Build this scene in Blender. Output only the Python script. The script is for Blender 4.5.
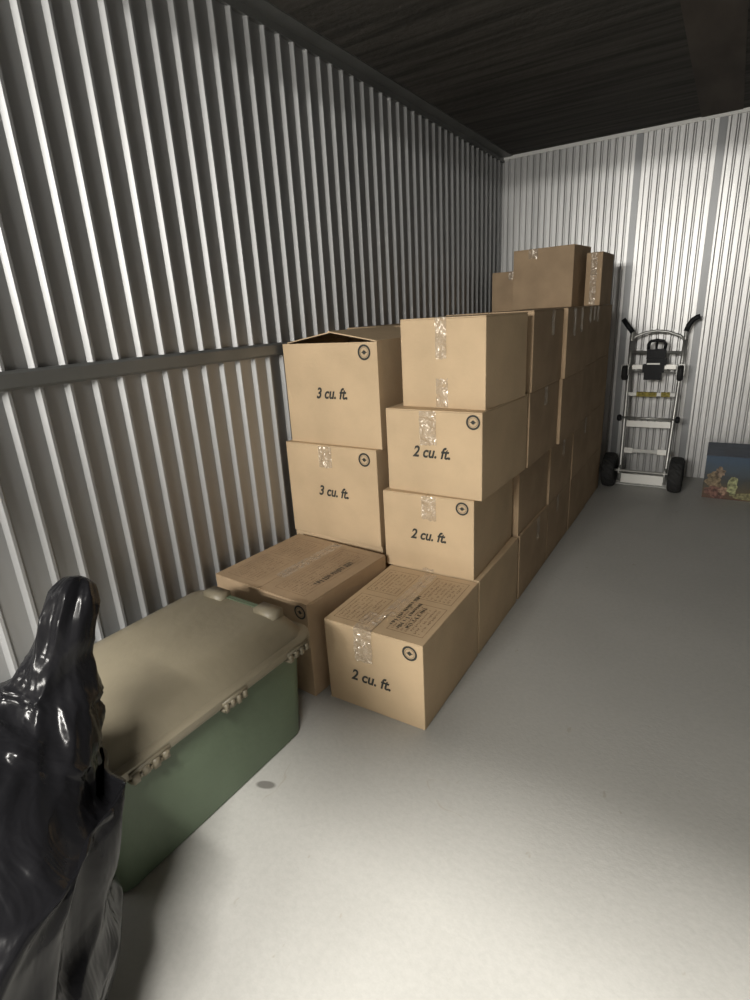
import bpy, bmesh, math, random
from mathutils import Vector, Matrix, noise

scene = bpy.context.scene
for o in list(bpy.data.objects):
    bpy.data.objects.remove(o)
COL = scene.collection
random.seed(7)
R = math.radians

# ------------------------------------------------------------------ camera
YAW, PITCH, ROLL = R(32.66), R(18.533), R(-3.309)
fwd = Vector((-math.sin(YAW) * math.cos(PITCH), math.cos(YAW) * math.cos(PITCH), -math.sin(PITCH)))
r0 = Vector((math.cos(YAW), math.sin(YAW), 0))
u0 = r0.cross(fwd)
rt = math.cos(ROLL) * r0 + math.sin(ROLL) * u0
upv = -math.sin(ROLL) * r0 + math.cos(ROLL) * u0
cam_data = bpy.data.cameras.new('camera')
cam_data.sensor_fit = 'VERTICAL'
cam_data.sensor_height = 36.0
cam_data.lens = 548.67 / 1000 * 36.0
cam_data.clip_start = 0.02
cam = bpy.data.objects.new('camera', cam_data)
COL.objects.link(cam)
M4 = Matrix((rt, upv, -fwd)).transposed().to_4x4()
M4.translation = Vector((1.614, 0.0, 1.270))
cam.matrix_world = M4
scene.camera = cam

# ------------------------------------------------------------------ world, lamps, exposure
scene.view_settings.view_transform = 'Standard'
scene.view_settings.look = 'None'
scene.view_settings.gamma = 1.0
scene.view_settings.exposure = 0.0
scene.view_settings.use_curve_mapping = False
world = bpy.data.worlds.new('world')
scene.world = world
world.use_nodes = True
world.node_tree.nodes['Background'].inputs[0].default_value = (1.0, 0.97, 0.92, 1)
world.node_tree.nodes['Background'].inputs[1].default_value = 0.04


def lamp(name, loc, target, sx, sy, power, col):
    ld = bpy.data.lights.new(name, 'AREA')
    ld.shape = 'RECTANGLE'
    ld.size, ld.size_y = sx, sy
    ld.energy = power
    ld.color = col
    o = bpy.data.objects.new(name, ld)
    COL.objects.link(o)
    o.location = loc
    zax = (Vector(loc) - Vector(target)).normalized()
    xax = (Vector((1, 0, 0)) - zax * zax.x).normalized()
    yax = zax.cross(xax)
    o.rotation_euler = Matrix((xax, yax, zax)).transposed().to_euler()
    return o


# fluorescent tube on the corridor ceiling just outside the doorway
lamp('corridor_ceiling_tube', (1.75, -0.77, 2.86), (1.5, -0.10, 0), 1.0, 0.15, 172, (1.0, 0.965, 0.905))
# tube fixture across the corridor, facing into the unit
lamp('corridor_wall_tube', (0.84, -2.3, 1.90), (1.0, 4.5, 1.1), 1.2, 0.05, 80, (1.0, 0.965, 0.90))
lamp('added_upper_lamp', (0.84, -2.3, 2.172), (1.0, 4.5, 1.3), 1.2, 0.04, 66, (1.0, 0.965, 0.90))  # added lamp, split off the one above to shade the back wall's top


# ------------------------------------------------------------------ materials
def mat(name, col, rough=0.6, metal=0.0, spec=0.5, coat=0.0):
    m = bpy.data.materials.new(name)
    m.use_nodes = True
    b = m.node_tree.nodes['Principled BSDF']
    b.inputs['Base Color'].default_value = (*col, 1)
    b.inputs['Roughness'].default_value = rough
    b.inputs['Metallic'].default_value = metal
    b.inputs['Specular IOR Level'].default_value = spec
    b.inputs['Coat Weight'].default_value = coat
    return m


def noisy(m, scale=(20, 20, 20), amount=0.12, detail=4, bump=0.0, bump_scale=None, c2=None, lo=0.35, hi=0.65):
    """object-space noise that varies the base colour, and an optional bump"""
    nt = m.node_tree
    N, L = nt.nodes, nt.links
    b = N['Principled BSDF']
    base = tuple(b.inputs['Base Color'].default_value)
    tc = N.new('ShaderNodeTexCoord')
    mp = N.new('ShaderNodeMapping')
    mp.inputs['Scale'].default_value = scale
    L.new(tc.outputs['Object'], mp.inputs['Vector'])
    nz = N.new('ShaderNodeTexNoise')
    nz.inputs['Scale'].default_value = 1.0
    nz.inputs['Detail'].default_value = detail
    L.new(mp.outputs['Vector'], nz.inputs['Vector'])
    rp = N.new('ShaderNodeValToRGB')
    rp.color_ramp.elements[0].position = lo
    rp.color_ramp.elements[1].position = hi
    if c2 is None:
        rp.color_ramp.elements[0].color = tuple(c * (1 - amount) for c in base[:3]) + (1,)
        rp.color_ramp.elements[1].color = tuple(min(1, c * (1 + amount)) for c in base[:3]) + (1,)
    else:
        rp.color_ramp.elements[0].color = (*c2, 1)
        rp.color_ramp.elements[1].color = base
    L.new(nz.outputs['Fac'], rp.inputs['Fac'])
    L.new(rp.outputs['Color'], b.inputs['Base Color'])
    if bump:
        n2 = N.new('ShaderNodeTexNoise')
        n2.inputs['Scale'].default_value = bump_scale or 60
        n2.inputs['Detail'].default_value = 3
        L.new(tc.outputs['Object'], n2.inputs['Vector'])
        bp = N.new('ShaderNodeBump')
        bp.inputs['Strength'].default_value = bump
        bp.inputs['Distance'].default_value = 0.01
        L.new(n2.outputs['Fac'], bp.inputs['Height'])
        L.new(bp.outputs['Normal'], b.inputs['Normal'])
    return m


M = {}
M['steel_left'] = noisy(mat('galvanised_liner', (0.37, 0.375, 0.38), 0.50, 0.50), (3, 3, 0.5), 0.10, 4)
M['steel_back'] = noisy(mat('galvanised_back_liner', (0.55, 0.55, 0.545), 0.42, 0.75), (9, 9, 1.2), 0.10, 4)
M['steel_seam'] = noisy(mat('dark_lap_strip', (0.24, 0.245, 0.25), 0.45, 0.75), (9, 9, 1.2), 0.10, 4)
M['steel_dark'] = noisy(mat('darkened_liner', (0.12, 0.122, 0.12), 0.6, 0.6), (3, 3, 0.5), 0.10, 4)
M['steel_trim'] = noisy(mat('grey_steel_trim', (0.20, 0.205, 0.20), 0.5, 0.6), (4, 4, 4), 0.12)
M['white_trim'] = mat('bright_steel_trim', (0.75, 0.75, 0.73), 0.5, 0.3)
M['ceiling'] = noisy(mat('dark_ceiling_deck', (0.062, 0.058, 0.052), 0.85), (1.6, 30, 10), 0.45, 5, 0.5, 25)
M['ceiling_beam'] = noisy(mat('ceiling_strip_board', (0.095, 0.080, 0.068), 0.85), (6, 2, 6), 0.25, 4)
M['corridor'] = mat('grey_corridor_paint', (0.42, 0.41, 0.39), 0.7)
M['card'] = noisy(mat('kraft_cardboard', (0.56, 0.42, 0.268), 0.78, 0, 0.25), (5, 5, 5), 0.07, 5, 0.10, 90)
M['card_brown_shaded'] = noisy(mat('kraft_cardboard_brown_shaded', (0.42, 0.305, 0.195), 0.8, 0, 0.25), (6, 6, 6), 0.10, 5, 0.12, 70)  # brown card, darkened further to put shade into the row's side faces
M['card_edge'] = mat('cardboard_raw_edge', (0.34, 0.24, 0.14), 0.9)
M['ink'] = mat('black_stamp_ink', (0.035, 0.035, 0.03), 0.7)
M['brown_ink'] = noisy(mat('brown_print_ink', (0.30, 0.195, 0.115), 0.8), (40, 40, 40), 0.3, 3)
M['green_bin'] = noisy(mat('green_bin_plastic', (0.10, 0.135, 0.085), 0.5), (4, 4, 4), 0.10, 4, 0.12, 30)
M['tan_lid'] = noisy(mat('tan_lid_plastic', (0.22, 0.192, 0.135), 0.45), (5, 5, 5), 0.08, 4, 0.10, 40)
M['rubber'] = mat('black_rubber', (0.018, 0.018, 0.018), 0.75)
M['black_plastic'] = mat('black_plastic', (0.014, 0.015, 0.017), 0.5, 0, 0.2)
M['alu'] = noisy(mat('truck_aluminium', (0.46, 0.46, 0.44), 0.42, 0.75), (8, 8, 8), 0.15)
M['alu_bright'] = mat('bright_aluminium_plate', (0.85, 0.84, 0.80), 0.35, 0.35)
M['yellow'] = noisy(mat('faded_yellow_strap', (0.30, 0.25, 0.06), 0.8), (60, 60, 60), 0.5)


def tape_material():
    m = bpy.data.materials.new('clear_packing_tape')
    m.use_nodes = True
    N, L = m.node_tree.nodes, m.node_tree.links
    b = N['Principled BSDF']
    b.inputs['Base Color'].default_value = (0.86, 0.78, 0.66, 1)
    b.inputs['Roughness'].default_value = 0.3
    b.inputs['Specular IOR Level'].default_value = 0.9
    tr = N.new('ShaderNodeBsdfTransparent')
    tr.inputs[0].default_value = (1, 1, 1, 1)
    gl = N.new('ShaderNodeBsdfGlossy')
    gl.inputs['Roughness'].default_value = 0.19
    gl.inputs[0].default_value = (1, 0.93, 0.84, 1)
    tc = N.new('ShaderNodeTexCoord')
    nz = N.new('ShaderNodeTexNoise')
    nz.inputs['Scale'].default_value = 22
    nz.inputs['Detail'].default_value = 2
    nz.inputs['Distortion'].default_value = 0.8
    L.new(tc.outputs['Object'], nz.inputs['Vector'])
    bp = N.new('ShaderNodeBump')
    bp.inputs['Strength'].default_value = 1.0
    bp.inputs['Distance'].default_value = 0.035
    L.new(nz.outputs['Fac'], bp.inputs['Height'])
    L.new(bp.outputs['Normal'], b.inputs['Normal'])
    L.new(bp.outputs['Normal'], gl.inputs['Normal'])
    m1 = N.new('ShaderNodeMixShader')
    m1.inputs[0].default_value = 0.22
    L.new(tr.outputs[0], m1.inputs[1])
    L.new(b.outputs[0], m1.inputs[2])
    m2 = N.new('ShaderNodeMixShader')
    m2.inputs[0].default_value = 0.13
    L.new(m1.outputs[0], m2.inputs[1])
    L.new(gl.outputs[0], m2.inputs[2])
    L.new(m2.outputs[0], N['Material Output'].inputs['Surface'])
    return m


M['tape'] = tape_material()


def floor_material():
    m = mat('worn_painted_concrete', (0.60, 0.585, 0.54), 0.55)
    nt = m.node_tree
    N, L = nt.nodes, nt.links
    b = N['Principled BSDF']
    tc = N.new('ShaderNodeTexCoord')

    def nz(scale, detail, rough=0.5):
        n = N.new('ShaderNodeTexNoise')
        n.inputs['Scale'].default_value = scale
        n.inputs['Detail'].default_value = detail
        n.inputs['Roughness'].default_value = rough
        L.new(tc.outputs['Object'], n.inputs['Vector'])
        return n

    def ramp(src, stops):
        r = N.new('ShaderNodeValToRGB')
        el = r.color_ramp.elements
        while len(el) < len(stops):
            el.new(0.5)
        for e, (p, c) in zip(el, stops):
            e.position = p
            e.color = (*c, 1)
        L.new(src, r.inputs['Fac'])
        return r

    def mul(a, bb):
        x = N.new('ShaderNodeMix')
        x.data_type = 'RGBA'
        x.blend_type = 'MULTIPLY'
        x.inputs[0].default_value = 1
        L.new(a, x.inputs[6])
        L.new(bb, x.inputs[7])
        return x.outputs[2]

    big = ramp(nz(1.3, 5).outputs['Fac'], [(0.3, (0.39, 0.385, 0.362)), (0.7, (0.455, 0.45, 0.425))])
    fine = ramp(nz(60, 6, 0.7).outputs['Fac'], [(0.25, (0.90, 0.90, 0.90)), (0.6, (1, 1, 1))])
    # hairline cracks: narrow band of a stretched noise, only inside some patches
    cn = nz(2.6, 3, 0.55)
    crack = ramp(cn.outputs['Fac'], [(0.497, (0, 0, 0)), (0.4995, (1, 1, 1)), (0.5005, (1, 1, 1)), (0.503, (0, 0, 0))])
    patch = ramp(nz(5.0, 2).outputs['Fac'], [(0.64, (0, 0, 0)), (0.68, (1, 1, 1))])
    cm = mul(crack.outputs['Color'], patch.outputs['Color'])
    # small dark scuffs and chips
    v = N.new('ShaderNodeTexNoise')
    v.inputs['Scale'].default_value = 9
    v.inputs['Detail'].default_value = 3
    mp = N.new('ShaderNodeMapping')
    mp.inputs['Scale'].default_value = (3.2, 1.5, 1)
    mp.inputs['Rotation'].default_value = (0, 0, 0.6)
    L.new(tc.outputs['Object'], mp.inputs['Vector'])
    L.new(mp.outputs['Vector'], v.inputs['Vector'])
    scuff = ramp(v.outputs['Fac'], [(0.71, (0, 0, 0)), (0.75, (1, 1, 1))])
    ad = N.new('ShaderNodeMix')
    ad.data_type = 'RGBA'
    ad.blend_type = 'LIGHTEN'
    ad.inputs[0].default_value = 1
    L.new(cm, ad.inputs[6])
    L.new(scuff.outputs['Color'], ad.inputs[7])
    base = mul(big.outputs['Color'], fine.outputs['Color'])
    # one oval grease mark beside the tote
    ms = N.new('ShaderNodeMapping')
    ms.vector_type = 'TEXTURE'
    ms.inputs['Location'].default_value = (0.632, 0.858, 0)
    ms.inputs['Rotation'].default_value = (0, 0, 0.35)
    ms.inputs['Scale'].default_value = (0.034, 0.016, 1)
    L.new(tc.outputs['Object'], ms.inputs['Vector'])
    ln = N.new('ShaderNodeVectorMath')
    ln.operation = 'LENGTH'
    L.new(ms.outputs['Vector'], ln.inputs[0])
    sr = ramp(ln.outputs['Value'], [(0.70, (0.42, 0.41, 0.40)), (1.0, (1, 1, 1))])
    base = mul(base, sr.outputs['Color'])
    fin = N.new('ShaderNodeMix')
    fin.data_type = 'RGBA'
    L.new(ad.outputs[2], fin.inputs[0])
    L.new(base, fin.inputs[6])
    fin.inputs[7].default_value = (0.36, 0.34, 0.30, 1)
    L.new(fin.outputs[2], b.inputs['Base Color'])
    bp = N.new('ShaderNodeBump')
    bp.inputs['Strength'].default_value = 0.15
    bp.inputs['Distance'].default_value = 0.004
    L.new(nz(90, 4).outputs['Fac'], bp.inputs['Height'])
    L.new(bp.outputs['Normal'], b.inputs['Normal'])
    return m


M['floor'] = floor_material()


def bag_material():
    m = mat('black_bin_liner_film', (0.007, 0.007, 0.008), 0.20, 0, 0.5)
    N, L = m.node_tree.nodes, m.node_tree.links
    b = N['Principled BSDF']
    tc = N.new('ShaderNodeTexCoord')
    mp = N.new('ShaderNodeMapping')
    mp.inputs['Scale'].default_value = (9, 9, 4)
    L.new(tc.outputs['Object'], mp.inputs['Vector'])
    nz = N.new('ShaderNodeTexNoise')
    nz.inputs['Scale'].default_value = 1.0
    nz.inputs['Detail'].default_value = 3
    nz.inputs['Distortion'].default_value = 1.2
    L.new(mp.outputs['Vector'], nz.inputs['Vector'])
    bp = N.new('ShaderNodeBump')
    bp.inputs['Strength'].default_value = 0.25
    bp.inputs['Distance'].default_value = 0.04
    L.new(nz.outputs['Fac'], bp.inputs['Height'])
    L.new(bp.outputs['Normal'], b.inputs['Normal'])
    return m


M['bag'] = bag_material()
M['bag'].node_tree.nodes['Principled BSDF'].inputs['IOR'].default_value = 1.25


# ------------------------------------------------------------------ mesh helpers
def link(name, bm, material, parent=None, smooth=False, bevel=0.0, seg=2):
    if bevel:
        bmesh.ops.bevel(bm, geom=[e for e in bm.edges if len(e.link_faces) == 2 and e.calc_face_angle(0) > 0.6],
                        offset=bevel, segments=seg, affect='EDGES', profile=0.6)
    bmesh.ops.recalc_face_normals(bm, faces=bm.faces)
    me = bpy.data.meshes.new(name)
    bm.to_mesh(me)
    bm.free()
    me.materials.append(material)
    if smooth:
        for p in me.polygons:
            p.use_smooth = True
    o = bpy.data.objects.new(name, me)
    COL.objects.link(o)
    if parent is not None:
        o.parent = parent
    return o


def bx(bm, x0, x1, y0, y1, z0, z1, T=None):
    vs = [bm.verts.new((x, y, z)) for x in (x0, x1) for y in (y0, y1) for z in (z0, z1)]
    if T is not None:
        for v in vs:
            v.co = T @ v.co
    for f in ((0, 1, 3, 2), (4, 6, 7, 5), (0, 4, 5, 1), (2, 3, 7, 6), (0, 2, 6, 4), (1, 5, 7, 3)):
        bm.faces.new([vs[i] for i in f])
    return vs


def tube(bm, pts, rad, n=10, closed=False):
    pts = [Vector(p) for p in pts]
    rads = rad if isinstance(rad, (list, tuple)) else [rad] * len(pts)
    rings = []
    prev = None
    for i, p in enumerate(pts):
        a = pts[(i - 1) % len(pts)] if (closed or i > 0) else p
        c = pts[(i + 1) % len(pts)] if (closed or i < len(pts) - 1) else p
        t = (c - a).normalized()
        if prev is None:
            ref = Vector((0, 0, 1)) if abs(t.z) < 0.9 else Vector((1, 0, 0))
        else:
            ref = prev
        s = (ref - t * ref.dot(t)).normalized()
        prev = s
        w = t.cross(s)
        rings.append([bm.verts.new(p + rads[i] * (math.cos(2 * math.pi * k / n) * s + math.sin(2 * math.pi * k / n) * w)) for k in range(n)])
    m = len(rings)
    for i in range(m if closed else m - 1):
        A, B = rings[i], rings[(i + 1) % m]
        for k in range(n):
            bm.faces.new((A[k], A[(k + 1) % n], B[(k + 1) % n], B[k]))
    if not closed:
        bm.faces.new(rings[0][::-1])
        bm.faces.new(rings[-1])


def lathe_x(bm, prof, cx, cy, cz, n=32):
    """prof: list of (x offset, radius), revolved about the x axis, closed loop"""
    rings = []
    for (dx, r) in prof:
        rings.append([bm.verts.new((cx + dx, cy + r * math.cos(2 * math.pi * k / n), cz + r * math.sin(2 * math.pi * k / n))) for k in range(n)])
    m = len(rings)
    for i in range(m):
        A, B = rings[i], rings[(i + 1) % m]
        for k in range(n):
            bm.faces.new((A[k], A[(k + 1) % n], B[(k + 1) % n], B[k]))


def thing(name, label, cat, loc, rz=0.0, group=None):
    o = bpy.data.objects.new(name, None)
    o.empty_display_size = 0.1
    COL.objects.link(o)
    o.location = loc
    o.rotation_euler = (0, 0, rz)
    o['label'] = label
    o['category'] = cat
    if group:
        o['group'] = group
    return o


def struct(name, bm, m, smooth=False):
    o = link(name, bm, m, None, smooth)
    o['kind'] = 'structure'
    return o


# ------------------------------------------------------------------ the setting
D, H, W = 4.570, 2.343, 3.05
bm = bmesh.new()
bx(bm, -3.0, 6.0, -2.62, D + 0.1, -0.1, 0.0)
struct('floor', bm, M['floor'])


def profile_wall(bm, prof, place, z0, z1):
    """prof: (distance along the wall, height off the wall); place maps (s, h, z) to a point"""
    lo = [bm.verts.new(place(s, h, z0)) for s, h in prof]
    hi = [bm.verts.new(place(s, h, z1)) for s, h in prof]
    for i in range(len(prof) - 1):
        bm.faces.new((lo[i], lo[i + 1], hi[i + 1], hi[i]))


# left wall: flat pans with narrow raised ribs every 85 mm
prof = [(-0.33, 0.0)]
s = 0.7282 - 0.085 * 12
while s < D - 0.03:
    prof += [(s - 0.006, 0.0), (s + 0.004, 0.0145), (s + 0.012, 0.0145), (s + 0.022, 0.0)]
    s += 0.085
prof.append((D, 0.0))
bm = bmesh.new()
profile_wall(bm, prof, lambda s, h, z: (h, s, z), 0.0, H)
bx(bm, -0.06, -0.002, -0.33, D, 0.0, H)
struct('wall_left', bm, M['steel_left'])

# back wall: fine corrugation with a flat lap seam about every half metre
prof = [(0.0, 0.0)]
s = 0.012
seams = [0.166, 0.484 + 0.0, 0.952, 1.427, 1.90, 2.38, 2.86]
pitch = 0.0466
while s < W - 0.05:
    if any(abs(s + 0.02 - q) < 0.026 for q in seams[2:]):
        prof += [(s, 0.0), (s + 0.045, 0.0)]
        s += 0.047
        continue
    prof += [(s, 0.0), (s + 0.004, 0.0), (s + 0.011, 0.010), (s + 0.038, 0.010), (s + 0.045, 0.0)]
    s += pitch
prof.append((W, 0.0))
bm = bmesh.new()
profile_wall(bm, prof, lambda s, h, z: (s, D - h, z), 0.0, H)
bx(bm, -0.06, W + 0.06, D + 0.002, D + 0.06, 0.0, H)
struct('wall_back', bm, M['steel_back'])
for q in seams[2:]:
    bm = bmesh.new()
    bx(bm, q - 0.024, q + 0.020, D - 0.0105, D - 0.0005, 0.0, H - 0.022)
    struct('trim_5', bm, M['steel_seam'])          # darker flat lap strip on the back wall

# right wall, outside the frame, its liner darkened to limit light bounced onto the boxes
prof = [(-0.33, 0.0)]
s = -0.30
while s < D - 0.06:
    prof += [(s, 0.0), (s + 0.012, 0.0115), (s + 0.022, 0.0115), (s + 0.034, 0.0)]
    s += 0.085
prof.append((D, 0.0))
bm = bmesh.new()
profile_wall(bm, prof, lambda s, h, z: (W - h, s, z), 0.0, H)
bx(bm, W + 0.002, W + 0.06, -0.33, D, 0.0, H)
struct('wall_right', bm, M['steel_dark'])

bm = bmesh.new()
bx(bm, -0.06, W + 0.06, -0.33, D + 0.06, H, H + 0.08)
struct('ceiling', bm, M['ceiling'])
bm = bmesh.new()
bx(bm, 1.30, 1.52, -0.20, D, H - 0.004, H)
struct('trim_1', bm, M['ceiling_beam'])            # board strip running along the ceiling
bm = bmesh.new()
bx(bm, 0.0, 0.085, -0.20, D, H - 0.006, H)
bx(bm, 0.0, 0.016, -0.20, D, H - 0.035, H - 0.006)
struct('trim_2', bm, M['steel_trim'])              # angle along the top of the left wall
bm = bmesh.new()
bx(bm, 0.016, W, D - 0.018, D, H - 0.022, H)
struct('trim_3', bm, M['white_trim'])              # bright angle along the top of the back wall
bm = bmesh.new()
vs = [(0.0, 1.135), (0.020, 1.135), (0.030, 1.143), (0.030, 1.178), (0.020, 1.186), (0.0, 1.186)]
a = [bm.verts.new((x, -0.20, z)) for x, z in vs]
b = [bm.verts.new((x, D, z)) for x, z in vs]
bm.faces.new(a[::-1])
bm.faces.new(b)
for i in range(6):
    bm.faces.new((a[i], a[(i + 1) % 6], b[(i + 1) % 6], b[i]))
struct('trim_4', bm, M['steel_trim'])              # horizontal girt on the left wall
# door header and the corridor outside
bm = bmesh.new()
bx(bm, -0.06, W + 0.06, -0.33, -0.27, 2.16, 2.95)
struct('wall_front', bm, M['corridor'])
bm = bmesh.new()
bx(bm, -3.0, 6.0, -2.68, -2.62, 0.0, 2.95)
struct('wall_corridor', bm, M['corridor'])
bm = bmesh.new()
bx(bm, -3.0, 6.0, -2.68, -0.27, 2.95, 3.0)
struct('ceiling_corridor', bm, M['corridor'])
bm = bmesh.new()
bx(bm, -3.0, -0.002, -0.33, -0.27, 0.0, 2.95)
struct('wall_front_left', bm, M['corridor'])
bm = bmesh.new()
bx(bm, W + 0.002, 6.0, -0.33, -0.27, 0.0, 2.95)
struct('wall_front_right', bm, M['corridor'])


# ------------------------------------------------------------------ cardboard boxes
def text_mesh(s, size, shear=0.30, squeeze=0.88, offset=0.028):
    cu = bpy.data.curves.new('txt', 'FONT')
    cu.body = s
    cu.size = size
    cu.shear = shear
    cu.offset = offset * size
    cu.align_x = 'CENTER'
    cu.align_y = 'CENTER'
    o = bpy.data.objects.new('txt', cu)
    COL.objects.link(o)
    dg = bpy.context.evaluated_depsgraph_get()
    me = bpy.data.meshes.new_from_object(o.evaluated_get(dg))
    bpy.data.objects.remove(o)
    for v in me.vertices:
        v.co.x *= squeeze
    return me


def on_front(me, cx, cz, y):
    for v in me.vertices:
        v.co = Vector((cx + v.co.x, y, cz + v.co.y))


def stamp_mesh(r):
    bm = bmesh.new()

    def ring(r0, r1, n=36):
        a = [bm.verts.new((r0 * math.cos(2 * math.pi * k / n), r0 * math.sin(2 * math.pi * k / n), 0)) for k in range(n)]
        b = [bm.verts.new((r1 * math.cos(2 * math.pi * k / n), r1 * math.sin(2 * math.pi * k / n), 0)) for k in range(n)]
        for k in range(n):
            bm.faces.new((a[k], b[k], b[(k + 1) % n], a[(k + 1) % n]))
    ring(r * 0.74, r)
    ring(r * 0.60, r * 0.64)
    # centre mark: a four pointed blot with short arms
    pts = []
    for k in range(16):
        rr = (0.42, 0.26, 0.32, 0.26)[k % 4] * r
        if k % 8 == 0:
            rr = 0.50 * r
        pts.append(bm.verts.new((rr * math.cos(2 * math.pi * k / 16), rr * 0.85 * math.sin(2 * math.pi * k / 16), 0)))
    bm.faces.new(pts)
    me = bpy.data.meshes.new('stamp')
    bm.to_mesh(me)
    bm.free()
    return me


def part(name, me, m, parent):
    if not me.materials:
        me.materials.append(m)
    o = bpy.data.objects.new(name, me)
    COL.objects.link(o)
    o.parent = parent
    return o


def tape_strip(root, pts, half, axis, seed, amp=0.0009, n_across=8, ragged=True):
    """tape running along the polyline pts; axis = unit vector across the tape"""
    rnd = random.Random(seed)
    dense = []
    P = [Vector(p) for p in pts]
    for i in range(len(P) - 1):
        L_ = (P[i + 1] - P[i]).length
        k = max(2, int(L_ / 0.008))
        for j in range(k):
            dense.append((P[i].lerp(P[i + 1], j / k), i))
    dense.append((P[-1], len(P) - 2))
    bm = bmesh.new()
    rows = []
    ax = Vector(axis)
    for q, (c, si) in enumerate(dense):
        t = (P[si + 1] - P[si]).normalized()
        nrm = t.cross(ax)
        row = []
        for k in range(n_across + 1):
            f = k / n_across * 2 - 1
            p = c + ax * half * f
            w = abs(noise.noise(Vector((p.x * 70 + seed, p.y * 40, p.z * 60)))) * amp * 2.2
            p = p + nrm * (w + 0.0004)
            if ragged and q == len(dense) - 1:
                p = p - t * rnd.uniform(0, 0.010)
            row.append(bm.verts.new(p))
        rows.append(row)
    for A, B in zip(rows, rows[1:]):
        for k in range(n_across):
            bm.faces.new((A[k], A[k + 1], B[k + 1], B[k]))
    return link('packing_tape', bm, M['tape'], root)


def quad_frame(bm, x0, x1, y0, y1, t, z=0.0):
    for (a, b, c, d) in ((x0, x1, y0, y0 + t), (x0, x1, y1 - t, y1), (x0, x0 + t, y0 + t, y1 - t), (x1 - t, x1, y0 + t, y1 - t)):
        f = [bm.verts.new(p) for p in ((a, c, z), (b, c, z), (b, d, z), (a, d, z))]
        bm.faces.new(f)


def scribble(bm, x0, x1, y, h, seed, t=0.0028, z=0.0, word=True):
    """a line of small illegible strokes along y (the long side of the box top)"""
    rnd = random.Random(seed)
    s = x0
    while s < x1 - 0.006:
        if word and rnd.random() < 0.16:
            s += 0.010
            continue
        w = rnd.uniform(0.004, 0.008)
        hh = h * rnd.uniform(0.55, 1.0)
        sl = rnd.uniform(-0.3, 0.3) * w
        f = [bm.verts.new(p) for p in ((y, s, z), (y, s + t, z), (y + hh, s + t + sl, z), (y + hh, s + sl, z))]
        bm.faces.new(f)
        if rnd.random() < 0.7:
            yy = y + rnd.choice((0.0, hh * 0.5, hh - t))
            f = [bm.verts.new(p) for p in ((yy, s, z), (yy, s + w, z), (yy + t, s + w, z), (yy + t, s, z))]
            bm.faces.new(f)
        s += w + 0.003


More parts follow.
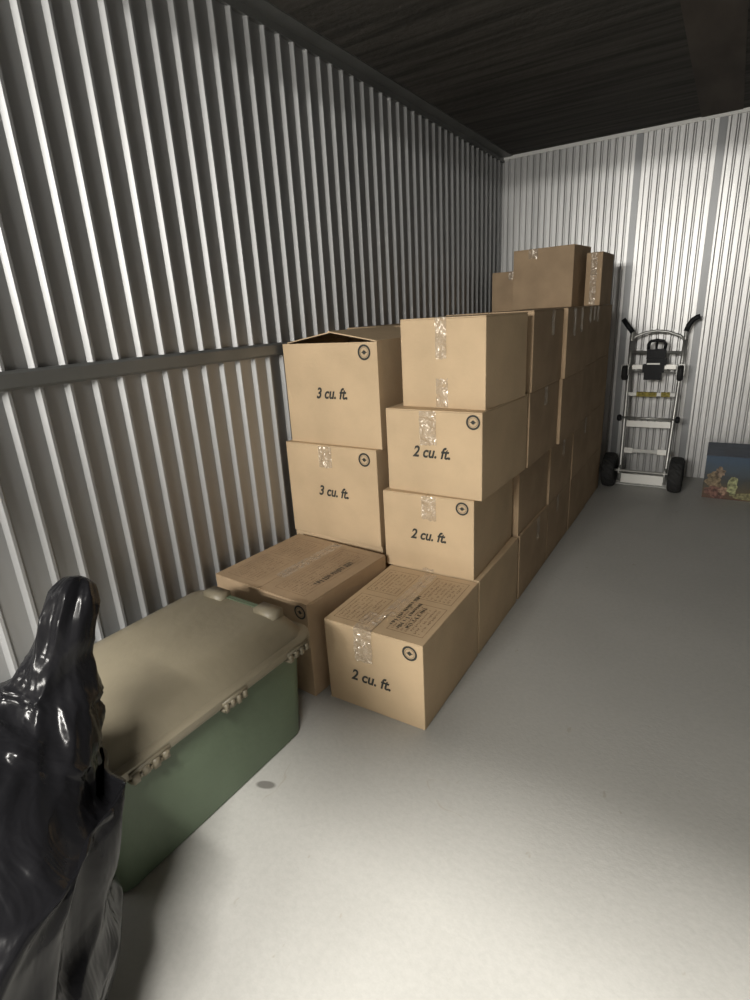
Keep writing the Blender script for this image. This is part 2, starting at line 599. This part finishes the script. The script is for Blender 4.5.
def carton(label, x, y, z, yaw, w, d, h, text=None, tpos=(0.0, 0.03), tsize=0.052, stamp=None, front_tape=None,
           top_tape=False, prints=None, side_tape=None, group=None, material='card', open_top=False, seam='y', back_tape=False, covered=False):
    """x, y = front right bottom corner; w to the left, d to the back"""
    c, sn = math.cos(yaw), math.sin(yaw)
    cx = x - w / 2 * c - d / 2 * sn
    cy = y - w / 2 * sn + d / 2 * c
    root = thing('cardboard_box', label, 'box', (cx, cy, z), yaw, group)
    m = M[material]
    t = 0.004
    bm = bmesh.new()
    if open_top:
        o_ = [(-w / 2, -d / 2), (w / 2, -d / 2), (w / 2, d / 2), (-w / 2, d / 2)]
        i_ = [(px * (1 - 2 * t / w), py * (1 - 2 * t / d)) for px, py in o_]
        ob = [bm.verts.new((*p, 0)) for p in o_]
        ot = [bm.verts.new((*p, h - 0.003)) for p in o_]
        it = [bm.verts.new((*p, h - 0.003)) for p in i_]
        ib = [bm.verts.new((*p, t)) for p in i_]
        for k in range(4):
            k2 = (k + 1) % 4
            bm.faces.new((ob[k], ob[k2], ot[k2], ot[k]))
            bm.faces.new((ot[k], ot[k2], it[k2], it[k]))
            bm.faces.new((it[k], it[k2], ib[k2], ib[k]))
        bm.faces.new(ob[::-1])
        bm.faces.new(ib)
        link('box_body', bm, m, root)
    else:
        bx(bm, -w / 2, w / 2, -d / 2, d / 2, 0, h - t)
        # slight belly so no face is perfectly flat
        bmesh.ops.subdivide_edges(bm, edges=bm.edges[:], cuts=3, use_grid_fill=True)
        rs = random.Random(int(x * 977 + z * 131 + y * 57))
        for v in bm.verts:
            fx, fy, fz = abs(v.co.x) / (w / 2), abs(v.co.y) / (d / 2), abs(v.co.z - h / 2) / (h / 2)
            bul = 0.0016 * (1 - min(1, fz) ** 2)
            if fx > 0.99 and fy < 0.99:
                v.co.x += math.copysign(bul * (1 - fy ** 2) * rs.uniform(0.3, 0.9), v.co.x)
            if fy > 0.99 and fx < 0.99:
                v.co.y += math.copysign(bul * (1 - fx ** 2) * rs.uniform(0.1, 0.6), v.co.y)
        link('box_body', bm, m, root, bevel=0.0035, smooth=False)
    # two outer flaps meeting over the middle
    g = 0.0012
    for sgn in (-1, 1):
        bm = bmesh.new()
        if open_top:
            ang = R(9.0) if sgn < 0 else R(10.0)
            T = Matrix.Translation((sgn * w / 2, 0, h - 0.003)) @ Matrix.Rotation(sgn * ang, 4, 'Y')
            if sgn < 0:
                bx(bm, 0.0, w / 2 - 0.004, -d / 2 + 0.03, d / 2, -0.0, t, T)
            else:
                bx(bm, -w / 2 + 0.004, 0.0, -d / 2, d / 2, -0.0, t, T)
        elif seam == 'y':
            a, b = sorted((sgn * g, sgn * (w / 2 - 0.0008)))
            bx(bm, a, b, -d / 2 + 0.0008, d / 2 - 0.0008, h - t + 0.0002, h)
        else:
            a, b = sorted((sgn * g, sgn * (d / 2 - 0.0008)))
            bx(bm, -w / 2 + 0.0008, w / 2 - 0.0008, a, b, h - t + 0.0002, h)
        link('top_flap', bm, m, root, bevel=0.0012, seg=1)
    yf = -d / 2 - 0.0018
    if text:
        me = text_mesh(text, tsize)
        on_front(me, tpos[0], h / 2 + tpos[1], yf)
        part('printed_size', me, M['ink'], root)
    if stamp:
        me = stamp_mesh(stamp[2])
        on_front(me, stamp[0], stamp[1], yf)
        part('round_stamp', me, M['ink'], root)
    if front_tape:
        x_t, L_t, hw = front_tape[:3]
        amp = front_tape[3] if len(front_tape) > 3 else 0.0022
        over = [(x_t, -d / 2 + 0.10, h + 0.0012), (x_t, yf - 0.0008, h + 0.0012)] if not covered else [(x_t, yf - 0.0008, h - 0.003)]
        tape_strip(root, over + [(x_t, yf - 0.0008, h - L_t)], hw, (1, 0, 0), int(x * 100 + z * 37), amp)
    if back_tape:      # lower strip coming round the bottom edge
        tape_strip(root, [(back_tape[0], yf - 0.0008, 0.004), (back_tape[0], yf - 0.0008, back_tape[1])], 0.024, (1, 0, 0), int(x * 50 + z * 91), 0.0016)
    if top_tape:
        tape_strip(root, [(0, d / 2 - 0.01, h + 0.001), (0, -d / 2 + 0.11, h + 0.001)], 0.025, (-1, 0, 0), 3, 0.0006, ragged=False)
    if side_tape:
        for (ys, L_t) in side_tape:
            tape_strip(root, [(w / 2 + 0.0022, ys, h - 0.003), (w / 2 + 0.0022, ys, h - L_t)], 0.024, (0, 1, 0), int(y * 100 + z * 31), 0.0012)
    if prints:
        zt = h + 0.0006
        bm = bmesh.new()
        for (a, b, c2, e) in prints['frames']:
            quad_frame(bm, a, b, c2, e, 0.0022, zt)
            n = 0
            yy = a + 0.012
            while yy < b - 0.016:
                scribble(bm, c2 + 0.012, e - 0.012, yy, 0.009, int(a * 1000 + c2 * 777) + n, 0.0030, zt)
                yy += 0.016
                n += 1
        link('printed_panels', bm, M['brown_ink'], root)
        if prints.get('marker'):
            bm = bmesh.new()
            for i, (a, c2, e, hh) in enumerate(prints['marker']):
                scribble(bm, c2, e, a, hh, 40 + i, 0.0042, zt + 0.0005)
            link('marker_scrawl', bm, M['ink'], root)
    return root


K = 0.314
TEXT2, TEXT3 = '2 cu. ft.', '3 cu. ft.'
# box on the floor at the front of the right-hand row
carton('2 cu. ft. cardboard box on the floor, frontmost of all, printed top showing',
       0.941, 1.269, 0, R(0.4), 0.371, 0.458, K, TEXT2, (-0.012, -0.030), 0.058, (0.140, K - 0.038, 0.026), (-0.030, 0.125, 0.034, 0.0065),
       top_tape=True,
       prints=dict(frames=[(-0.165, -0.035, -0.20, -0.02), (-0.165, -0.035, 0.01, 0.19), (0.035, 0.165, -0.19, 0.0), (0.035, 0.165, 0.03, 0.20)],
                   marker=[(0.030, -0.16, 0.06, 0.018), (0.060, -0.17, 0.00, 0.016), (0.088, -0.16, -0.02, 0.014)]))
# stack of four at the front of the row (its lowest box is hidden behind the one above)
carton('2 cu. ft. box with two tape tabs, lowest written face above the printed floor box',
       0.918, 1.734, K, R(1.1), 0.373, 0.458, K, TEXT2, (0.004, -0.005), 0.056, (0.142, K - 0.034, 0.025), (0.010, 0.10, 0.030), covered=True, back_tape=(0.0, 0.02))
carton('2 cu. ft. box in the middle of the front stack, directly under the blank box',
       0.944, 1.742, 2 * K, R(-2.0), 0.386, 0.455, K, TEXT2, (-0.004, 0.002), 0.058, (0.160, K - 0.034, 0.026), (-0.015, 0.13, 0.034), covered=True)
carton('blank cardboard box topping the front right stack, shiny tape strip and no writing',
       0.938, 1.785, 3 * K, R(-4.5), 0.336, 0.360, K - 0.004, None, front_tape=(0.0, 0.14, 0.022), back_tape=(0.0, 0.11))
carton('cardboard box on the floor directly behind the printed floor box',
       0.938, 1.740, 0, 0, 0.371, 0.458, K)

# the long right-hand row behind, four boxes high
ROW_Y = [2.218, 2.682, 3.146, 3.610]
LEVEL = ['on the floor', 'second up', 'third up', 'in the top layer']
ORD = ['first', 'second', 'third', 'rearmost']
XR = [[0.940, 0.930, 0.963, 0.968], [0.940, 0.940, 0.977, 0.986], [0.942, 0.945, 0.950, 0.955], [0.938, 0.94, 0.940, 0.940]]
SIDE_T = {(0, 3): [(0.05, 0.11)], (0, 2): [(0.0, 0.09)], (1, 3): [(-0.1, 0.13), (0.05, 0.12)], (1, 1): [(0.02, 0.12)], (2, 3): [(-0.15, 0.08), (-0.06, 0.09), (0.05, 0.08), (0.14, 0.09)], (1, 0): [(-0.05, 0.1)], (2, 1): [(0.05, 0.1)], (0, 0): [(0.05, 0.12)]}
for i, y in enumerate(ROW_Y):
    for k in range(4):
        carton('plain brown box %s, %s column behind the front right stack' % (LEVEL[k], ORD[i]),
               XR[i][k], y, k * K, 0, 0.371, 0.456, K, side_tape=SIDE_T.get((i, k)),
               group='cardboard boxes in the long right-hand row', material='card_brown_shaded')

# boxes on top of the far end of the row
carton('highest cardboard box, on the far end of the row, tape patch at its top edge',
       0.782, 3.62, 4 * K + 0.001, R(-6), 0.380, 0.306, 0.347, front_tape=(-0.06, 0.06, 0.030), material='card_brown_shaded')
carton('narrow cardboard box with a pale tape stripe, right behind the highest box',
       0.922, 3.735, 4 * K + 0.001, R(-1), 0.093, 0.33, 0.300, front_tape=(0.0, 0.30, 0.018), material='card_brown_shaded')

# left-hand row of 3 cu. ft. boxes along the wall
C_H = 0.367
carton('low brown cardboard box with faded top print, between green tote and 3 cu. ft. stack',
       0.524, 1.238, 0, R(-4.5), 0.475, 0.462, C_H, None, stamp=(0.205, C_H - 0.036, 0.026), top_tape=True, material='card_brown_shaded',
       prints=dict(frames=[(-0.20, -0.05, -0.20, 0.0), (-0.20, -0.05, 0.02, 0.19), (0.045, 0.19, -0.19, 0.19)],
                   marker=[(0.150, -0.10, 0.12, 0.030)]))
B_H = 0.409
carton('lower of the two 3 cu. ft. boxes, taped shut, beside the left wall', 0.508, 1.752, C_H, R(-2.2), 0.470, 0.457, B_H, TEXT3,
       (0.008, 0.005), 0.060, (0.178, B_H - 0.042, 0.028), (-0.02, 0.10, 0.034), covered=True)
carton('upper 3 cu. ft. box with loose unsealed flaps, beside the left wall', 0.522, 1.776, C_H + B_H, R(-2.5), 0.468, 0.457, 0.407, TEXT3,
       (0.004, 0.004), 0.060, (0.176, 0.407 - 0.040, 0.029), open_top=True)
carton('cardboard box on the floor behind the low brown box, under the 3 cu. ft. stack',
       0.50, 1.775, 0, 0, 0.46, 0.457, C_H)
LY = [2.30, 2.775, 3.25, 3.72]
for i, y in enumerate(LY):
    for k in range(3):
        carton('plain brown box in %s layer, %s stack behind the unsealed box' % (['bottom', 'middle', 'top'][k], ORD[i]),
               0.505, y, k * 0.4075, 0, 0.47, 0.457, 0.4065, group='cardboard boxes along the left wall', material='card_brown_shaded')
carton('low dim cardboard box on the far left pile, left of the highest box',
       0.490, 3.975, 3 * 0.4075, R(0), 0.34, 0.20, 0.285, front_tape=(-0.03, 0.06, 0.02), material='card_brown_shaded')


# ------------------------------------------------------------------ green storage tote
def rrect(hx, hy, r, n=6):
    pts = []
    for (sx, sy, a0) in ((1, 1, 0), (-1, 1, 90), (-1, -1, 180), (1, -1, 270)):
        for k in range(n + 1):
            a = R(a0 + 90 * k / n)
            pts.append((sx * (hx - r) + r * math.cos(a), sy * (hy - r) + r * math.sin(a)))
    return pts


def loft(bm, sections, cap_lo=True, cap_hi=True):
    """sections: (hx, hy, r, z)"""
    rings = [[bm.verts.new((px, py, z)) for px, py in rrect(hx, hy, r)] for hx, hy, r, z in sections]
    n = len(rings[0])
    for A, B in zip(rings, rings[1:]):
        for k in range(n):
            bm.faces.new((A[k], A[(k + 1) % n], B[(k + 1) % n], B[k]))
    if cap_lo:
        bm.faces.new(rings[0][::-1])
    if cap_hi:
        bm.faces.new(rings[-1])


tote = thing('storage_tote', 'dark green plastic storage tote with tan lid, on the floor by the left wall', 'storage tote', (0.360, 0.772, 0), R(-2.0))
HX, HY = 0.255, 0.372
bm = bmesh.new()
loft(bm, [(HX - 0.045, HY - 0.045, 0.05, 0.0), (HX - 0.038, HY - 0.038, 0.05, 0.006), (HX - 0.022, HY - 0.024, 0.05, 0.312),
          (HX - 0.010, HY - 0.010, 0.05, 0.317), (HX - 0.008, HY - 0.008, 0.05, 0.342), (HX - 0.02, HY - 0.02, 0.05, 0.342)])
o = link('tote_body', bm, M['green_bin'], tote, smooth=True)
o.data.set_sharp_from_angle(angle=R(35))
bm = bmesh.new()
loft(bm, [(HX - 0.006, HY - 0.006, 0.055, 0.338), (HX + 0.008, HY + 0.006, 0.06, 0.334), (HX + 0.012, HY + 0.010, 0.062, 0.339),
          (HX + 0.012, HY + 0.010, 0.062, 0.360), (HX + 0.005, HY + 0.005, 0.06, 0.366),
          (HX - 0.008, HY - 0.008, 0.058, 0.366), (HX - 0.013, HY - 0.012, 0.058, 0.371), (HX - 0.034, HY - 0.026, 0.055, 0.398),
          (HX - 0.054, HY - 0.038, 0.055, 0.414), (HX - 0.078, HY - 0.052, 0.052, 0.423), (HX - 0.105, HY - 0.075, 0.05, 0.426)])
lid = link('tote_lid', bm, M['tan_lid'], tote, smooth=True)
lid.data.set_sharp_from_angle(angle=R(40))
# end grips: two raised pale blocks joined by a recessed bar at the far end of the lid
for sx in (-1, 1):
    bm = bmesh.new()
    cx = 0.115 * sx + 0.030
    bx(bm, cx - 0.040, cx + 0.040, HY - 0.092, HY - 0.045, 0.395, 0.442)
    o = link('lid_grip', bm, M['tan_lid'], lid, bevel=0.014, seg=4, smooth=True)
bm = bmesh.new()
bx(bm, -0.05, 0.11, HY - 0.066, HY - 0.050, 0.412, 0.428)
link('grip_bar', bm, M['green_bin'], lid, bevel=0.005)
# latches along the aisle side
for yy, ln in ((-0.215, 0.105), (0.04, 0.085), (0.290, 0.095)):
    bm = bmesh.new()
    x0 = HX + 0.010
    bx(bm, x0 - 0.004, x0 + 0.006, yy - ln / 2, yy + ln / 2, 0.340, 0.352)
    nseg = 4
    for k in range(nseg):
        a = yy - ln / 2 + k * ln / nseg
        bx(bm, x0 - 0.003, x0 + 0.011, a + 0.003, a + ln / nseg - 0.007, 0.322 + 0.004 * (k % 2), 0.345)
    bx(bm, x0 - 0.014, x0 + 0.005, yy - ln / 2, yy + ln / 2 - 0.01, 0.323, 0.331)
    link('lid_latch', bm, M['tan_lid'], tote, bevel=0.0025, seg=2, smooth=True)


# ------------------------------------------------------------------ black bin bag
def build_bag():
    bm = bmesh.new()
    # axis: (z along height, centre, radius) from floor to the gathered neck, then the twisted ear
    keys = [(0.000, (0.58, -0.11, 0.000), 0.110), (0.03, (0.58, -0.10, 0.008), 0.160), (0.16, (0.59, -0.06, 0.08), 0.240), (0.30, (0.615, -0.01, 0.18), 0.335),
            (0.44, (0.625, 0.01, 0.29), 0.365), (0.56, (0.625, 0.02, 0.40), 0.350), (0.66, (0.64, 0.075, 0.510), 0.320), (0.74, (0.655, 0.155, 0.575), 0.270),
            (0.80, (0.675, 0.240, 0.607), 0.205), (0.845, (0.692, 0.305, 0.632), 0.142), (0.88, (0.703, 0.345, 0.660), 0.092), (0.91, (0.710, 0.372, 0.704), 0.056),
            (0.94, (0.716, 0.390, 0.758), 0.039), (0.965, (0.718, 0.412, 0.808), 0.040), (0.983, (0.714, 0.435, 0.842), 0.035), (0.995, (0.710, 0.450, 0.862), 0.024), (1.0, (0.709, 0.456, 0.868), 0.008)]

    def at(t):
        for i in range(len(keys) - 1):
            if t <= keys[i + 1][0]:
                a, b = keys[i], keys[i + 1]
                f = (t - a[0]) / (b[0] - a[0])
                return Vector(a[1]).lerp(Vector(b[1]), f), a[2] + (b[2] - a[2]) * f
        return Vector(keys[-1][1]), keys[-1][2]
    NT, NA = 230, 220
    rows = []
    for i in range(NT + 1):
        t = i / NT
        if t > 0.82:
            t = t
        c, r = at(t)
        c2, _ = at(min(1, t + 0.01))
        c1, _ = at(max(0, t - 0.01))
        ax = (c2 - c1).normalized()
        # keep rings level on the body, follow the axis on the neck
        k = max(0.0, min(1.0, (t - 0.70) / 0.2))
        up = Vector((0, 0, 1)).lerp(ax, k).normalized()
        sx = Vector((1, 0, 0)) - up * up.x
        sx.normalize()
        sy = up.cross(sx)
        row = []
        fold = max(0.0, min(1.0, (t - 0.30) / 0.5))
        for j in range(NA):
            a = 2 * math.pi * j / NA
            tw = a + 0.9 * k * (t - 0.7) * 6
            v = 0.0
            for (f, ph, am) in ((9, 0.3, 0.05), (14, 1.9, 0.045), (23, 4.0, 0.03)):
                s_ = 1 - abs(math.sin(0.5 * f * tw + ph + 1.4 * math.sin(2.3 * t * f * 0.3 + ph)))
                v += am * (s_ - 0.4) * (0.05 + 0.9 * fold ** 2) * (0.4 if t > 0.9 else 1)
            p0 = Vector((math.cos(a), math.sin(a), t * 2.2))
            w = noise.noise(p0 * 1.6 + Vector((3, 7, 1))) * 0.09 + noise.noise(p0 * 4.0) * 0.030
            rid = (0.35 - abs(noise.noise(Vector((p0.x * 2.1 + 5, p0.y * 2.1, p0.z * 2.2))))) * 0.10
            if t > 0.86:
                rid += (0.25 - abs(noise.noise(Vector((p0.x * 1.2, p0.y * 1.2 + 2, t * 22))))) * 0.45
            rr = r * (1 + v + (w + rid) * (1 if r > 0.1 else 0.8))
            if t > 0.90:
                rr_y = rr * (1.0 + 0.25 * math.sin(9 * t))
            else:
                rr_y = rr
            p = c + sx * rr * math.cos(a) + sy * rr_y * math.sin(a)
            lim = 0.376 + max(0.0, p.z - 0.375) * 1.2 - 0.02 * max(0.0, 0.375 - p.z)
            over = p.y - (lim - 0.03)
            if over > 0 and p.z < 0.56:          # soft stop where the film rests against the tote
                p.y = lim - 0.03 + 0.03 * (1 - math.exp(-over / 0.03))
            if p.z < 0.0:
                p.z = 0.0
            row.append(bm.verts.new(p))
        rows.append(row)
    for A, B in zip(rows, rows[1:]):
        for j in range(NA):
            bm.faces.new((A[j], A[(j + 1) % NA], B[(j + 1) % NA], B[j]))
    bm.faces.new(rows[0][::-1])
    bm.faces.new(rows[-1])
    root = thing('bin_bag', 'shiny black plastic bin bag with twisted top, in front of the green tote', 'bag', (0.75, -0.02, 0))
    o = link('bag_film', bm, M['bag'], root, smooth=True)
    o.data.transform(Matrix.Translation((-0.75, 0.02, 0)))
    return root


build_bag()


# ------------------------------------------------------------------ hand truck
def ty(z):
    return 4.18 + 0.22 * z


truck = thing('hand_truck', 'silver hand truck with black wheels leaning against the back wall', 'hand truck', (1.2, 4.13, 0))
OFF = Matrix.Translation((-1.2, -4.13, 0))


def tpart(name, bm, m, smooth=False, bevel=0.0, parent=None, seg=2):
    o = link(name, bm, m, parent or truck, smooth, bevel, seg)
    o.data.transform(OFF)
    return o


for sx, xb, xt in ((-1, 1.060, 1.032), (1, 1.352, 1.366)):
    bm = bmesh.new()
    pts = []
    for k in range(9):
        z = 0.03 + (1.00 - 0.03) * k / 8
        pts.append((xb + (xt - xb) * k / 8, ty(z), z))
    tube(bm, pts, 0.0125, 10)
    tpart('side_rail', bm, M['alu'], True)
    # handle tube curving outwards with a black grip
    x1 = 1.034 if sx < 0 else 1.364
    x2 = 0.962 if sx < 0 else 1.422
    bm = bmesh.new()
    tube(bm, [(xt, ty(0.97), 0.97), (xt, 4.405, 1.02), (x1, 4.413, 1.055), ((x1 * 0.85 + x2 * 0.15), 4.418, 1.075)], 0.011, 10)
    h_ = tpart('handle', bm, M['alu'], True)
    bm = bmesh.new()
    if sx < 0:
        g = [(x1, 4.413, 1.058), (0.995, 4.422, 1.105), (x2, 4.432, 1.148)]
    else:
        g = [(x1, 4.413, 1.055), (1.376, 4.420, 1.095), (1.398, 4.428, 1.130), (x2, 4.432, 1.145), (1.436, 4.433, 1.148)]
    tube(bm, g, 0.0165, 12)
    tpart('hand_grip', bm, M['black_plastic'], True, parent=h_)
bm = bmesh.new()
tube(bm, [(1.036, 4.400, 1.005), (1.055, 4.404, 1.030), (1.120, 4.410, 1.056), (1.19, 4.412, 1.064), (1.255, 4.412, 1.056), (1.335, 4.405, 1.026), (1.362, 4.400, 1.000)], 0.010, 10)
tpart('top_hoop', bm, M['alu'], True)
bm = bmesh.new()
tube(bm, [(1.034, ty(0.92), 0.926), (1.365, ty(0.92), 0.918)], 0.010, 10)
tpart('cross_bar', bm, M['alu'], True)
bm = bmesh.new()
tube(bm, [(1.034, ty(0.83) - 0.01, 0.822), (1.366, ty(0.83) - 0.01, 0.815)], 0.008, 10)
tube(bm, [(1.034, ty(0.83), 0.79), (1.366, ty(0.83), 0.783)], 0.006, 10)
tpart('caster_axle', bm, M['alu'], True)
for xa, xb2 in ((1.060, 1.125), (1.265, 1.335)):
    bm = bmesh.new()
    bx(bm, xa, xb2, ty(0.83) - 0.030, ty(0.83) - 0.018, 0.812, 0.842)
    tpart('axle_plate', bm, M['alu_bright'], bevel=0.003)
for cx in (1.020, 1.366):
    bm = bmesh.new()
    lathe_x(bm, [(-0.018, 0.012), (-0.018, 0.044), (-0.010, 0.052), (0.010, 0.052), (0.018, 0.044), (0.018, 0.012)], cx, ty(0.80) - 0.055, 0.790, 24)
    cw = tpart('caster_wheel', bm, M['rubber'], True)
    bm = bmesh.new()
    bx(bm, cx - 0.024, cx - 0.020, ty(0.80) - 0.07, ty(0.80) + 0.012, 0.775, 0.845)
    bx(bm, cx + 0.020, cx + 0.024, ty(0.80) - 0.07, ty(0.80) + 0.012, 0.775, 0.845)
    bx(bm, cx - 0.024, cx + 0.024, ty(0.80) - 0.02, ty(0.80) + 0.012, 0.838, 0.846)
    tpart('caster_fork', bm, M['alu'], parent=cw)
# black locking mechanism with loop handle in the middle
bm = bmesh.new()
zz = 0.0
for (xa, xb2, z0, z1, dy) in ((1.145, 1.262, 0.880, 0.945, 0.030), (1.150, 1.272, 0.838, 0.884, 0.040), (1.128, 1.262, 0.792, 0.845, 0.048), (1.140, 1.245, 0.740, 0.795, 0.036)):
    vs = bx(bm, xa, xb2, ty(0.85) - dy - 0.012, ty(0.85) + 0.006, z0, z1)
tpart('lock_housing', bm, M['black_plastic'], bevel=0.010, seg=3)
bm = bmesh.new()
y_ = ty(0.95) - 0.02
tube(bm, [(1.148, y_, 0.94), (1.146, y_, 0.975), (1.160, y_, 0.998), (1.20, y_, 1.004), (1.240, y_, 0.998), (1.254, y_, 0.975), (1.252, y_, 0.94)], 0.0105, 10)
tube(bm, [(1.20, y_, 0.94), (1.20, y_, 1.0)], 0.007, 8)
tpart('loop_handle', bm, M['black_plastic'], True)
bm = bmesh.new()
bx(bm, 1.155, 1.235, ty(0.85) - 0.066, ty(0.85) - 0.058, 0.846, 0.856)
tpart('release_lever', bm, M['alu'], bevel=0.002)
bm = bmesh.new()
bx(bm, 1.046, 1.358, ty(0.64) - 0.004, ty(0.64) + 0.004, 0.628, 0.652)
sl = tpart('slat_bar', bm, M['alu'], bevel=0.002)
for xa, xb2 in ((1.105, 1.235), (1.262, 1.318)):
    bm = bmesh.new()
    bx(bm, xa, xb2, ty(0.64) - 0.008, ty(0.64) + 0.008, 0.624, 0.656)
    tpart('yellow_strap', bm, M['yellow'], bevel=0.003, parent=sl)
bm = bmesh.new()
tube(bm, [(1.020, ty(0.475) - 0.006, 0.478), (1.376, ty(0.475) - 0.006, 0.474)], 0.0085, 10)
tpart('slide_bar', bm, M['alu'], True)
for cx in (1.012, 1.384):
    bm = bmesh.new()
    lathe_x(bm, [(-0.014, 0.004), (-0.014, 0.017), (-0.006, 0.024), (0.008, 0.024), (0.014, 0.017), (0.014, 0.004)], cx, ty(0.475) - 0.006, 0.474, 16)
    tpart('end_knob', bm, M['black_plastic'], True)
bm = bmesh.new()
bx(bm, 1.064, 1.345, ty(0.44) - 0.008, ty(0.44) + 0.002, 0.415, 0.458)
tpart('cross_plate', bm, M['alu_bright'], bevel=0.004)
bm = bmesh.new()
bx(bm, 1.075, 1.340, ty(0.25) - 0.002, ty(0.25) + 0.003, 0.236, 0.262)
p_ = tpart('cross_plate', bm, M['alu'], bevel=0.002)
for xa, xb2 in ((1.070, 1.125), (1.285, 1.342)):
    bm = bmesh.new()
    bx(bm, xa, xb2, ty(0.25) - 0.009, ty(0.25) - 0.003, 0.232, 0.270)
    tpart('plate_end', bm, M['alu_bright'], bevel=0.003, parent=p_)
bm = bmesh.new()
bx(bm, 1.070, 1.345, ty(0.06) - 0.012, ty(0.06), 0.022, 0.088)
tpart('toe_bracket', bm, M['alu_bright'], bevel=0.003)
bm = bmesh.new()
bx(bm, 1.03, 1.385, 4.19, 4.36, 0.002, 0.010)
tpart('toe_plate', bm, M['alu'], bevel=0.002)
bm = bmesh.new()
tube(bm, [(0.975, 4.13, 0.125), (1.445, 4.13, 0.125)], 0.009, 10)
bx(bm, 1.055, 1.065, 4.12, 4.20, 0.105, 0.145)
bx(bm, 1.347, 1.357, 4.12, 4.20, 0.105, 0.145)
tpart('wheel_axle', bm, M['alu'])
for cx in (0.998, 1.422):
    bm = bmesh.new()
    n, prof = 48, [(-0.030, 0.066), (-0.041, 0.080), (-0.044, 0.100), (-0.036, 0.117), (-0.018, 0.1235), (0.0, 0.125), (0.018, 0.1235), (0.036, 0.117), (0.044, 0.100), (0.041, 0.080), (0.030, 0.066)]
    rings = []
    for pi_, (dx, r) in enumerate(prof):
        ring = []
        for k in range(n):
            rr = r - (0.004 if (k % 3 == (pi_ % 2)) and r > 0.11 else 0.0)
            a = 2 * math.pi * k / n
            ring.append(bm.verts.new((cx + dx, 4.13 + rr * math.cos(a), 0.125 + rr * math.sin(a))))
        rings.append(ring)
    for i in range(len(rings)):
        A, B = rings[i], rings[(i + 1) % len(rings)]
        for k in range(n):
            bm.faces.new((A[k], A[(k + 1) % n], B[(k + 1) % n], B[k]))
    wh = tpart('wheel', bm, M['rubber'])
    bm = bmesh.new()
    lathe_x(bm, [(-0.028, 0.010), (-0.022, 0.040), (-0.030, 0.067), (0.030, 0.067), (0.022, 0.040), (0.028, 0.010)], cx, 4.13, 0.125, 24)
    tpart('wheel_rim', bm, M['black_plastic'], parent=wh)


# ------------------------------------------------------------------ printed carton by the back wall
def picture_material():
    m = mat('painted_picture_print', (0.1, 0.1, 0.12), 0.55)
    nt = m.node_tree
    N, L = nt.nodes, nt.links
    b = N['Principled BSDF']
    tc = N.new('ShaderNodeTexCoord')
    sep = N.new('ShaderNodeSeparateXYZ')
    L.new(tc.outputs['Object'], sep.inputs[0])
    nz = N.new('ShaderNodeTexNoise')
    nz.inputs['Scale'].default_value = 22
    nz.inputs['Detail'].default_value = 3
    L.new(tc.outputs['Object'], nz.inputs['Vector'])
    ad = N.new('ShaderNodeMath')
    ad.operation = 'MULTIPLY_ADD'
    ad.inputs[1].default_value = 0.08
    L.new(nz.outputs['Fac'], ad.inputs[0])
    L.new(sep.outputs['Z'], ad.inputs[2])
    rp = N.new('ShaderNodeValToRGB')
    el = rp.color_ramp.elements
    stops = [(0.02, (0.11, 0.05, 0.035)), (0.10, (0.10, 0.08, 0.045)), (0.17, (0.055, 0.06, 0.06)), (0.24, (0.06, 0.085, 0.11)), (0.29, (0.055, 0.09, 0.14))]
    while len(el) < len(stops):
        el.new(0.5)
    for e, (p, c) in zip(el, stops):
        e.position = p
        e.color = (*c, 1)
    L.new(ad.outputs[0], rp.inputs['Fac'])
    L.new(rp.outputs['Color'], b.inputs['Base Color'])
    return m


PX0, PW, PH, PD = 1.588, 0.52, 0.285, 0.40
pic = thing('printed_carton', 'dark blue carton with painted scene, on the floor right of the hand truck', 'box', (PX0 + PW / 2, 4.29, 0), R(0.5))
bm = bmesh.new()
bx(bm, -PW / 2, PW / 2, -PD / 2, PD / 2, 0, PH)
link('carton_body', bm, picture_material(), pic, bevel=0.003)
bm = bmesh.new()
bx(bm, -PW / 2 - 0.002, PW / 2 + 0.002, -PD / 2 - 0.002, PD / 2 + 0.002, PH - 0.001, PH + 0.004)
link('carton_lid', bm, noisy(mat('navy_carton_lid', (0.045, 0.065, 0.105), 0.6), (8, 8, 8), 0.2), pic, bevel=0.001, seg=1)


def blob(cx, cz, rx, rz, col, nm, seed, dy):
    bm = bmesh.new()
    vs = []
    for k in range(30):
        a = 2 * math.pi * k / 30
        f = 1 + 0.55 * noise.noise(Vector((math.cos(a) * 1.9 + seed, math.sin(a) * 1.9, seed)))
        vs.append(bm.verts.new((cx + rx * f * math.cos(a), -PD / 2 - dy, cz + rz * f * math.sin(a))))
    bm.faces.new(vs)
    link(nm, bm, noisy(mat(nm + '_print', col, 0.6), (45, 45, 45), 0.6), pic)


X0 = -PW / 2
blob(X0 + 0.055, 0.125, 0.045, 0.055, (0.20, 0.15, 0.09), 'painted_figure', 1, 0.0010)
blob(X0 + 0.085, 0.185, 0.030, 0.034, (0.22, 0.16, 0.11), 'painted_head', 2, 0.0014)
blob(X0 + 0.075, 0.045, 0.070, 0.040, (0.17, 0.085, 0.065), 'painted_figure', 3, 0.0018)
blob(X0 + 0.115, 0.055, 0.026, 0.026, (0.30, 0.19, 0.13), 'painted_head', 5, 0.0022)
blob(X0 + 0.165, 0.095, 0.030, 0.060, (0.30, 0.31, 0.16), 'painted_dress', 4, 0.0026)
blob(X0 + 0.30, 0.030, 0.13, 0.026, (0.22, 0.20, 0.10), 'painted_meadow', 6, 0.0008)
